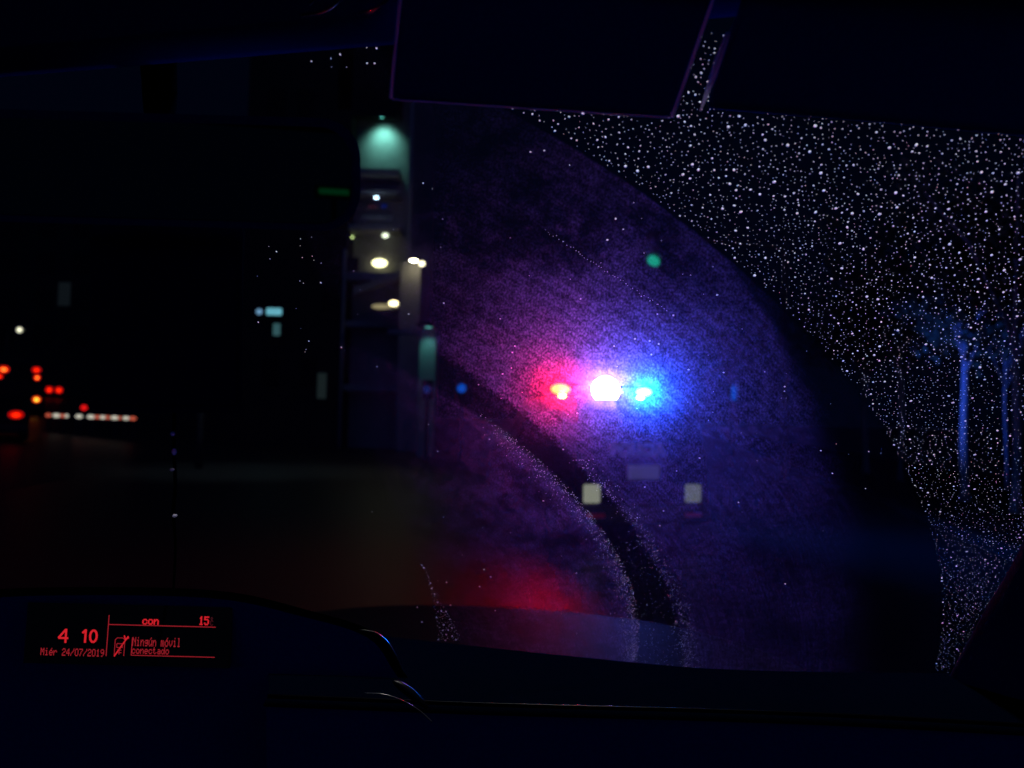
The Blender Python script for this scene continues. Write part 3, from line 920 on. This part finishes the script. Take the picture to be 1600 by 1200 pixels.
traffic('bus', 'dark bus with stacked red tail lamps and a glowing orange indicator', 'bus', 42, (30, 600), (2.4, 3.15), BUS_O,
        [(57, 578, 6.2, 4.6, TAIL, 'tail_lamp'), (58, 590, 4.6, 4.4, TAILHOT, 'tail_lamp'), (6, 577, 7.5, 5.5, TAILHOT, 'tail_lamp'), (0, 588, 4, 4, TAIL, 'tail_lamp'), (57, 624, 6, 5, AMBER, 'indicator')])
traffic('parked_car', 'far dark car whose two small round red tail lamps sit close together', 'car', 92, (84.5, 612), (1.75, 1.5), CAR_O,
        [(77, 609, 5.2, 5, TAIL, 'tail_lamp'), (92, 609.5, 5.4, 5, TAIL, 'tail_lamp')])

# barrier boards; red and white stripes given a glow in place of reflected headlight
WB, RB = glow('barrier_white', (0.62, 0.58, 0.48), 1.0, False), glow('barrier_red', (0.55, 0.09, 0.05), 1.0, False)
BAR_Y = 31.0
k_ = BAR_Y / F
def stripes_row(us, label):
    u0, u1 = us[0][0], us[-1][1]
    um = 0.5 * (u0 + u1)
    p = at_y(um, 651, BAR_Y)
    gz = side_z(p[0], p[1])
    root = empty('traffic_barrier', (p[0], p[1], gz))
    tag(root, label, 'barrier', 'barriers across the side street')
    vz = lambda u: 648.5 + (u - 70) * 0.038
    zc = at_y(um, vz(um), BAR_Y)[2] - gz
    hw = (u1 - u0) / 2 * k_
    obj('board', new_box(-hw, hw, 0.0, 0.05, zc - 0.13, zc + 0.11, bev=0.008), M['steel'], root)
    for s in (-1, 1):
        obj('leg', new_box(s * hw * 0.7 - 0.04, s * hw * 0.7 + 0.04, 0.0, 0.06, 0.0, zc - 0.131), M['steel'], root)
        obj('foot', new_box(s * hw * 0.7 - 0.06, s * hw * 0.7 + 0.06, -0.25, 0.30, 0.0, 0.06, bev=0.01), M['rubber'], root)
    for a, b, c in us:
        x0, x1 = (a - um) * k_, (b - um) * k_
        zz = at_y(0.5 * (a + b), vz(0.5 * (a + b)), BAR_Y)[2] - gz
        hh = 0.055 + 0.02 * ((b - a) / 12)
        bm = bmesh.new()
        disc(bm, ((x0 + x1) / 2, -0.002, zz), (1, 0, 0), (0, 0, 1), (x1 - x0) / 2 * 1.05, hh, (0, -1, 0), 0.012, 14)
        obj('stripe_glow', bm, WB if c == 'w' else RB, root, True)
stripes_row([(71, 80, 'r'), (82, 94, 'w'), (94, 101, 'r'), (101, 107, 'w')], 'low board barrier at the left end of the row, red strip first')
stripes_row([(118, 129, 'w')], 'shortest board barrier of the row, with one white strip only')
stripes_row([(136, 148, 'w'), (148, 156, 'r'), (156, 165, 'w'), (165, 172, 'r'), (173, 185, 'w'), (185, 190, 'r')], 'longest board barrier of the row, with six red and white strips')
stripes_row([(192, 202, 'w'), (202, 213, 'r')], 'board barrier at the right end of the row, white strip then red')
p = at_y(132, 637, BAR_Y + 0.4)
gz = side_z(p[0], p[1])
wl_ = empty('warning_lamp', (p[0], p[1], gz))
tag(wl_, 'single round red warning lamp on a post above the row of barriers', 'warning lamp')
obj('post', new_tube([(0, 0, 0), (0, 0, p[2] - gz - 0.12)], 0.03), M['steel'], wl_)
bm = bmesh.new(); disc(bm, (0, -0.04, p[2] - gz), (1, 0, 0), (0, 0, 1), 0.13, 0.105, (0, -1, 0), 0.04, 16)
obj('lens', bm, SPOT, wl_, True)
obj('lamp_body', new_tube([(0, -0.038, p[2] - gz), (0, 0.06, p[2] - gz)], 0.14, 16), M['gloss'], wl_)

# ------------------------------------------------------------------ street lamps
def street_lamp(base, head, label, col, power, lens_r=0.16, lens_strength=3.0, cone=110, aim=None):
    root = empty('street_lamp', tuple(base))
    tag(root, label, 'street lamp')
    hx, hy, hz = (head[i] - base[i] for i in range(3))
    obj('pole', new_tube([(0, 0, 0), (0, 0, 0.8), (0, 0, hz - 0.5)], [0.11, 0.085, 0.06], 12), M['steel'], root, True)
    obj('arm', new_tube(smooth_path([(0, 0, hz - 0.5), (hx * 0.08, hy * 0.08, hz - 0.05), (hx * 0.5, hy * 0.5, hz + 0.06), (hx, hy, hz + 0.05)], 6), 0.035, 8), M['steel'], root, True)
    bm = bmesh.new()
    bmesh.ops.create_uvsphere(bm, u_segments=16, v_segments=8, radius=1)
    for v_ in bm.verts: v_.co = Vector((v_.co.x * 0.34 + hx, v_.co.y * 0.18 + hy, v_.co.z * (0.10 if v_.co.z > 0 else 0.02) + hz + 0.05))
    hd = obj('lamp_head', bm, M['steel'], root, True)
    bm = bmesh.new(); disc(bm, (hx, hy, hz + 0.025), (1, 0, 0), (0, 1, 0), lens_r * 1.6, lens_r, (0, 0, -1), 0.06, 16)
    obj('lens', bm, glow('street_lens', col, lens_strength, lens_strength > 20), hd, True)
    if power:
        ld = bpy.data.lights.new('street_beam', 'SPOT')
        ld.energy = power; ld.color = col; ld.spot_size = R(cone); ld.spot_blend = 0.9; ld.shadow_soft_size = 0.15
        lo_ = bpy.data.objects.new('street_beam', ld); COL.objects.link(lo_); lo_.parent = hd
        lo_.location = (hx, hy, hz - 0.06)
        if aim is not None:
            lo_.rotation_euler = (Vector(tuple(aim)) - Vector(tuple(head))).to_track_quat('-Z', 'Y').to_euler()
    return root
g = at_ground(400, 735)
h = at_y(395, 262, g[1])
street_lamp((g[0] - 1.6, g[1] + 0.3, 0), (h[0], h[1], h[2]), 'street lamp over the road whose head hides behind the mirror', (0.75, 1.0, 0.98), 330, cone=62)
hp = at_y(34, 516, 60.0)
street_lamp((hp[0] - 1.2, 60.2, side_z(hp[0] - 1.2, 60.2)), tuple(hp), 'far street lamp at the left, a small pale dot of light', (1.0, 1.0, 0.72), 0, 0.12, 0.2)
bm = bmesh.new(); disc(bm, (0, 0, 0), (1, 0, 0), (0, 0, 1), 0.19, 0.19, (0, -1, 0), 0.08, 16)
_sl = [o for o in bpy.data.objects if o.name.startswith('street_lamp')][-1]
b_ = obj('bulb', bm, glow('bulb_pale', (1.0, 0.98, 0.7), 1.6, False), _sl, True)
b_.location = (hp[0] - _sl.location.x, -0.28 + hp[1] - _sl.location.y, hp[2] - _sl.location.z)

# unseen lamp added above the car's roof so the raindrops sparkle
def c2w(x, y, z):
    q = along(x, y); return np.array([q[0], q[1], z])
street_lamp(c2w(4.6, 1.1, 0.126), c2w(0.60, 0.95, 6.2), 'added unseen street lamp beside the car, lighting the raindrops on its windscreen', (0.95, 0.97, 1.0), DROP_FILL, cone=44)

# ------------------------------------------------------------------ corner building with lit loggias
BY0 = 35.0
KB = BY0 / F
o0 = at_y(628, 850, BY0)
bld = empty('apartment_building', (o0[0], BY0, 0))
tag(bld, 'dark corner apartment building with teal and yellow lit open loggias', 'building')
def bx(u, v, Y=BY0):
    q = at_y(u, v, Y)
    return q[0] - o0[0], q[2]
def bbox(name, u0, v0, u1, v1, ya, yb, m, par=bld, bev=0.0):
    x0, zt = bx(u0, v0, BY0 + ya); x1, zb = bx(u1, v1, BY0 + ya)
    return obj(name, new_box(x0, x1, ya, yb, zb, zt, bev=bev), m, par)
zb = -1.4 / KB
x530, x628 = bx(530, 600)[0], 0.0
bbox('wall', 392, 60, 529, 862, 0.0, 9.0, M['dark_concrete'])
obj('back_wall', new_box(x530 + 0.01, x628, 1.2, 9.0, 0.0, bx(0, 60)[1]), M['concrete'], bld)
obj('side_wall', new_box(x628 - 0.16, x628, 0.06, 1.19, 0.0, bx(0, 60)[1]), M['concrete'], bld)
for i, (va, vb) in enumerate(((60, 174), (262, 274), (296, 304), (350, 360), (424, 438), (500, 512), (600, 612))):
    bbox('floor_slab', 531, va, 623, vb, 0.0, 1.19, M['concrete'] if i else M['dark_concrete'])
bbox('parapet', 564, 336, 612, 345, 0.02, 0.14, M['concrete'])
bbox('parapet', 533, 402, 560, 423, 0.02, 0.14, M['dark_concrete'])
# a slanting stair underside and lit wall at the lower floor
p1 = [bx(u, v) for u, v in ((556, 452), (640, 424), (640, 432), (556, 464))]
obj('stair_flight', slab([(x, -0.6, z) for x, z in p1], [(x, -0.02, z) for x, z in p1]), M['concrete'], bld)
def lum(name, u, v, hw, hh, ya, col, st, samp=True, par=bld):
    x, z = bx(u, v, BY0 + ya)
    bm = bmesh.new(); disc(bm, (x, ya, z), (1, 0, 0), (0, 0, 1), hw * KB, hh * KB, (0, -1, 0), 0.08, 16)
    return obj(name, bm, glow(name + '_light', col, st, samp), par, True)
def under(name, u, v, ya, rx, col, st, par=bld):
    """downward ceiling lamp"""
    x, z = bx(u, v, BY0)
    bm = bmesh.new(); disc(bm, (x, ya, z), (1, 0, 0), (0, 1, 0), rx, rx, (0, 0, -1), 0.04, 16)
    return obj(name, bm, glow(name + '_light', col, st), par, True)
under('wall_lamp', 594, 177, 0.40, 0.10, (0.16, 0.95, 0.80), 3)
ld = bpy.data.lights.new('wall_wash', 'SPOT'); ld.energy = 210; ld.color = (0.30, 1.0, 0.86); ld.spot_size = R(104); ld.spot_blend = 1.0; ld.shadow_soft_size = 0.2
lw = bpy.data.objects.new('wall_wash', ld); COL.objects.link(lw); lw.parent = bld
_wx, _wz = bx(594, 180); lw.location = (_wx, 0.42, _wz - 0.1); lw.rotation_euler = (R(46), 0, 0)
bbox('lamp_lip', 545, 170, 622, 183, -0.06, -0.002, M['dark_concrete'])
lum('ceiling_lamp', 602, 368, 5, 3.5, 0.7, (0.9, 1.0, 0.75), 2.2)
lum('ceiling_lamp', 593, 411, 12, 6.5, 0.7, (1.0, 0.95, 0.5), 4)
under('wall_lamp', 543, 364, 0.8, 0.12, (0.75, 1.0, 0.35), 3.5)
under('wall_lamp', 590, 312, -0.35, 0.10, (0.55, 0.8, 1.0), 10)
lum('sign_lamp', 582, 323, 8, 3, -0.01, (0.02, 0.006, 0.012), 1, False)
lum('sign_lamp', 600, 322, 5, 4, -0.01, (0.001, 0.005, 0.06), 1, False)
bbox('canopy', 579, 474, 622, 483, -1.2, -0.02, M['concrete'])
lum('canopy_lamp', 615, 474, 7, 4, -1.25, (1.0, 0.85, 0.45), 5)
lum('canopy_lamp', 596, 479, 15, 4, -1.22, (0.30, 0.25, 0.13), 1, False)
for u, v in ((420, 140), (465, 140), (420, 300), (465, 300), (410, 560), (470, 560), (505, 440)):
    w_ = bbox('window', u, v, u + 24, v + 45, -0.04, 0.0, M['window'])
# lit pillar at the corner, with its own lamp
pl_ = empty('lit_pillar', (at_y(640, 600, 33)[0], 33.0, 0))
tag(pl_, 'warm beige square pillar at the building corner beside a small bright lamp', 'pillar')
def pxl(root, u, v, Y):
    q = at_y(u, v, Y); return q[0] - root.location.x, q[2]
x0, zt = pxl(pl_, 626, 408, 33); x1, zb_ = pxl(pl_, 654, 560, 33)
obj('shaft', new_box(x0, x1, 0, 0.8, 0.0, zt, bev=0.03), M['concrete'], pl_)
xl, zl = pxl(pl_, 659, 412, 32.4)
bm = bmesh.new(); disc(bm, (xl, -0.6, zl), (1, 0, 0), (0, 0, 1), 0.12, 0.10, (0, -1, 0), 0.05, 16)
obj('lamp_lens', bm, glow('pillar_lens', (1.0, 0.9, 0.6), 4), pl_, True)
bm = bmesh.new(); disc(bm, (xl - 0.35, -0.5, zl + 0.15), (1, 0, 0), (0, 1, 0), 0.16, 0.12, (-0.1, 0.2, -1), 0.05, 16)
obj('lamp_lens', bm, glow('pillar_wash', (1.0, 0.86, 0.55), 42), pl_, True)
obj('lamp_bracket', new_tube([(x1 - 0.05, 0.1, zl + 0.25), (xl, -0.3, zl + 0.25), (xl, -0.58, zl + 0.12)], 0.025, 8), M['steel'], pl_)

# teal lit column further right
tp = empty('lit_column', (at_y(668, 600, 29)[0], 29.0, 0))
tag(tp, 'pale square column washed from above by teal lamp light', 'column')
x0, zt = pxl(tp, 656, 512, 29); x1, _z = pxl(tp, 682, 512, 29)
obj('shaft', new_box(x0, x1, 0, 0.6, 0.0, zt, bev=0.02), M['concrete'], tp)
obj('cap', new_box(x0 - 0.05, x1 + 0.05, -0.6, 0.65, zt + 0.002, zt + 0.12, bev=0.02), M['dark_concrete'], tp)
bm = bmesh.new(); disc(bm, ((x0 + x1) / 2 + 0.05, -0.32, zt - 0.01), (1, 0, 0), (0, 1, 0), 0.14, 0.10, (0, 0, -1), 0.03, 16)
obj('wall_lamp', bm, glow('column_lamp', (0.16, 0.80, 0.72), 0.8), tp, True)
ld = bpy.data.lights.new('column_wash', 'SPOT'); ld.energy = 28; ld.color = (0.20, 0.95, 0.88); ld.spot_size = R(80); ld.spot_blend = 1.0; ld.shadow_soft_size = 0.08
lw = bpy.data.objects.new('column_wash', ld); COL.objects.link(lw); lw.parent = tp
lw.location = ((x0 + x1) / 2 + 0.05, -0.5, zt - 0.05); lw.rotation_euler = (R(24), 0, 0)
bm = new_box(x0 - 1.2, x0 - 0.06, 0.1, 0.4, zt - 0.24, zt - 0.05)
obj('beam', bm, M['concrete'], tp)
# blue lamps low down; the first is a glow added for a blue-lit trunk
for (u, v, hw, hh_, st, lab) in ((1144, 614, 4.5, 13, 0.30, 'narrow upright blue glow added for a lit trunk right of the van'), (722, 607, 7, 7, 0.33, 'bright blue round lamp on a short post left of the red flashing lamp'), (668, 609, 6, 6, 0.07, 'dim blue lamp on a short post below the teal lit column')):
    q = at_y(u, v, 27.5)
    bl_ = empty('bollard_lamp', (q[0], q[1], 0))
    tag(bl_, lab, 'lamp post')
    obj('post', new_tube([(0, 0, 0), (0, 0, q[2] - 0.33)], 0.06, 10), M['steel'], bl_, True)
    obj('head', new_tube([(0, 0.0, q[2] - 0.33), (0, 0.0, q[2] + 0.33)], 0.2, 14), M['steel'], bl_)
    bm = bmesh.new(); disc(bm, (0, -0.205, q[2]), (1, 0, 0), (0, 0, 1), hw * 27.5 / F, hh_ * 27.5 / F, (0, -1, 0), 0.04, 16)
    obj('lens', bm, glow('blue_marker', (0.0, 0.16 * st / 0.5 * 0.5, st * 1.2), 1, False), bl_, True)

# lit shop signs on the building further left
def sign(name, label, u, v, hw, hh, Y, col, rnd_=False):
    q = at_y(u, v, Y); k = Y / F
    root = empty(name, (q[0], Y, q[2]))
    tag(root, label, 'sign')
    obj('box', new_box(-hw * k - 0.04, hw * k + 0.04, 0.0, 0.16, -hh * k - 0.04, hh * k + 0.04, bev=0.02), M['steel'], root)
    bm = bmesh.new()
    if rnd_: disc(bm, (0, -0.002, 0), (1, 0, 0), (0, 0, 1), hw * k, hh * k, (0, -1, 0), 0.05, 18)
    else:
        bm = new_box(-hw * k, hw * k, -0.05, -0.002, -hh * k, hh * k, bev=0.04)
    obj('face', bm, glow('sign_face', col, 1, False), root, True)
    obj('bracket', new_box(-0.05, 0.05, 0.162, BY0 - Y - 0.002, -0.05, 0.05), M['steel'], root)
sign('shop_sign', 'small round blue white glowing sign beside a wider cyan sign', 405, 487, 5, 4.6, 34.5, (0.14, 0.30, 0.48), True)
sign('shop_sign', 'wide oblong cyan glowing sign on the dark building', 428.5, 487, 12, 5.5, 34.5, (0.13, 0.42, 0.52))
sign('shop_sign', 'narrow upright dim teal glowing sign below the cyan one', 432.5, 515, 5.5, 9.5, 34.5, (0.03, 0.085, 0.095))
sign('wall_panel', 'dim grey upright panel beside the dark pole on the building', 503, 603, 7, 20, 34.4, (0.008, 0.013, 0.014))
# lit yellow-green mullion of the building edge
obj('corner_pipe', new_tube([(x530 + 0.1, -0.08, 0), (x530 + 0.1, -0.08, bx(0, 380)[1])], 0.07, 10), M['concrete'], bld, True)

# dim buildings far left
fb = empty('office_block', (at_y(100, 500, 130)[0], 130.0, 0))
tag(fb, 'far dark office block at the left with one faintly lit panel', 'building')
fz = 6.0
obj('wall', new_box(-14, 22, 0, 20, 0, 42), M['dark_concrete'], fb)
for i in range(5):
    for j in range(4):
        obj('window', new_box(-11 + i * 6, -8 + i * 6, -0.05, -0.002, fz + 6 + j * 6, fz + 9.4 + j * 6), M['window'], fb)
q = at_y(100, 457, 129.8)
obj('lit_panel', new_box(q[0] - fb.location.x - 1.0, q[0] - fb.location.x + 1.0, -0.12, -0.06, q[2] - 2.2, q[2] + 1.7), glow('faint_panel', (0.004, 0.006, 0.008), 1, False), fb)

# ------------------------------------------------------------------ green traffic light on its mast
q = at_y(1021, 407.5, 20.0)
mp = at_y(1225, 700, 20.4)
tlr = empty('traffic_light', (mp[0], mp[1], 0))
tag(tlr, 'overhead traffic light showing green above the flashing police van', 'traffic light')
dx, dy, dz = q[0] - mp[0], q[1] - mp[1], q[2]
obj('pole', new_tube([(0, 0, 0), (0, 0, 3), (0, 0, dz + 0.6)], [0.11, 0.09, 0.07], 12), M['steel'], tlr, True)
obj('arm', new_tube([(0, 0, dz + 0.5), (dx * 0.5, dy * 0.5 + 0.1, dz + 0.62), (dx, dy + 0.25, dz + 0.62)], 0.05, 10), M['steel'], tlr, True)
obj('signal_head', new_box(dx - 0.18, dx + 0.18, dy + 0.01, dy + 0.22, dz - 0.2, dz + 0.85, bev=0.04), M['gloss'], tlr, True)
ax = np.array([0.84, 0, -0.54]); ay = np.array([0.54, 0, 0.84])
bm = bmesh.new(); disc(bm, (dx, dy - 0.0, dz), ax, ay, 0.17, 0.13, (0, -1, 0), 0.05, 20)
obj('lens', bm, glow('green_signal', (0.005, 0.30, 0.19), 1.0, False), tlr, True)
for j, c_ in ((1, (0.02, 0.012, 0.002)), (2, (0.02, 0.003, 0.003))):
    bm = bmesh.new(); disc(bm, (dx, dy - 0.0, dz + 0.31 * j), (1, 0, 0), (0, 0, 1), 0.13, 0.13, (0, -1, 0), 0.04, 20)
    obj('lens', bm, mat('unlit_lens', c_, 0.3), tlr, True)
for j in range(3):
    ring = [[(dx + 0.15 * math.cos(R(a)), dy - d, dz + 0.31 * j + 0.15 * math.sin(R(a))) for a in range(0, 181, 15)] for d in (0.0, 0.16)]
    obj('visor_hood', loft(ring), M['gloss'], tlr, True)

# green cross sign behind the car, seen only in the mirror
_mc = Rc @ Vector(tuple(mir(522, 300 - 0.028 * (522 - 560), 0.4985)))
_d = (_mc - Vector(tuple(CAM))).normalized()
_mn = np.cross(mir(500, 300, 0.4985) - mir(400, 300, 0.4985), mir(400, 330, 0.4985) - mir(400, 300, 0.4985))
_mn = (Rc.to_3x3() @ Vector(tuple(_mn))).normalized()
_r = _d - 2 * _d.dot(_mn) * _mn
_q = _mc + _r * 14
gx = empty('pharmacy_sign', tuple(_q), math.atan2(-_r.x, _r.y))
k_ = 14.5 / F
obj('face', new_box(-22 * k_, 22 * k_, -0.05, 0.0, -4 * k_, 4 * k_, bev=0.02), glow('green_tube', (0.0, 0.65, 0.28), 1, False), gx, True)
obj('frame', new_box(-28 * k_, 28 * k_, 0.002, 0.12, -9 * k_, 9 * k_, bev=0.02), M['steel'], gx)
obj('post', new_tube([(0, 0.16, -_q.z), (0, 0.16, 0)], 0.05), M['steel'], gx)
tag(gx, 'green lit sign behind the car, seen as a streak in the mirror', 'sign')

# ------------------------------------------------------------------ street trees on the right
def tree(u, Y, label, rad, h_crown, lean=0.0, n_leaf=2600, seed=1, crown_r=2.0):
    g = at_y(u, 655, Y)
    root = empty('street_tree', (g[0], g[1], 0.126))
    tag(root, label, 'tree', 'trees along the pavement')
    rn = np.random.default_rng(seed)
    pts = [(lean * z * z * 0.01 + 0.02 * math.sin(z * 2 + seed), 0.02 * math.cos(z * 1.7 + seed), z) for z in np.linspace(0, h_crown, 12)]
    bm = bmesh.new()
    tube(bm, pts, [rad * (1.35 if i == 0 else 1.0) * (1 - 0.03 * i) for i in range(12)], 12)
    top = Vector(pts[-1])
    tips = []
    for k in range(9):
        a = rn.uniform(0, 2 * math.pi); L = rn.uniform(0.8, 1.9) * crown_r / 2
        e = top + Vector((math.cos(a) * L, math.sin(a) * L, rn.uniform(0.3, 2.4)))
        mid = (top * 0.5 + e * 0.5) + Vector((0, 0, 0.25))
        tube(bm, [top - Vector((0, 0, 0.25 * (k % 4))), mid, e], [rad * 0.5, rad * 0.32, rad * 0.12], 7)
        tips += [mid, e]
    bmesh.ops.recalc_face_normals(bm, faces=bm.faces)
    obj('trunk', bm, M['bark'], root, True)
    bm = bmesh.new()
    cl = []
    for t_ in tips:
        for _ in range(4):
            cl.append(t_ + Vector(rn.normal(0, 0.45, 3)) * crown_r / 2)
    for i in range(n_leaf):
        c_ = cl[rn.integers(len(cl))] + Vector(rn.normal(0, 0.24, 3))
        a = Vector(rn.normal(0, 1, 3)).normalized(); b = a.cross(Vector(rn.normal(0, 1, 3))).normalized()
        s = rn.uniform(0.06, 0.12)
        vs_ = [bm.verts.new(c_ + a * s * x + b * s * y) for x, y in ((-1, 0), (-0.2, -0.55), (1, 0), (-0.2, 0.55))]
        bm.faces.new(vs_)
    obj('crown', bm, M['leaf'], root)
tree(1507, 14.6, 'nearest bright street tree, its pale trunk lit strongest blue', 0.075, 3.1, seed=3)
tree(1408, 19.5, 'thin street tree with a faint blue lit trunk, left of the brightest one', 0.06, 3.3, seed=5)
tree(1352, 22.5, 'street tree at the edge of the raindrops, trunk tinted violet blue', 0.085, 3.2, seed=8)
tree(1588, 12.6, 'street tree next to the windscreen pillar with a dim blue trunk', 0.07, 3.0, seed=12, n_leaf=2000)
tree(1571, 17.5, 'slimmest street tree behind the pillar, barely lit blue', 0.035, 3.0, seed=14, n_leaf=1500)
tree(1144, 33.0, 'far street tree seen through the mist, a short blue glint on its trunk', 0.10, 3.4, seed=21, n_leaf=1500)
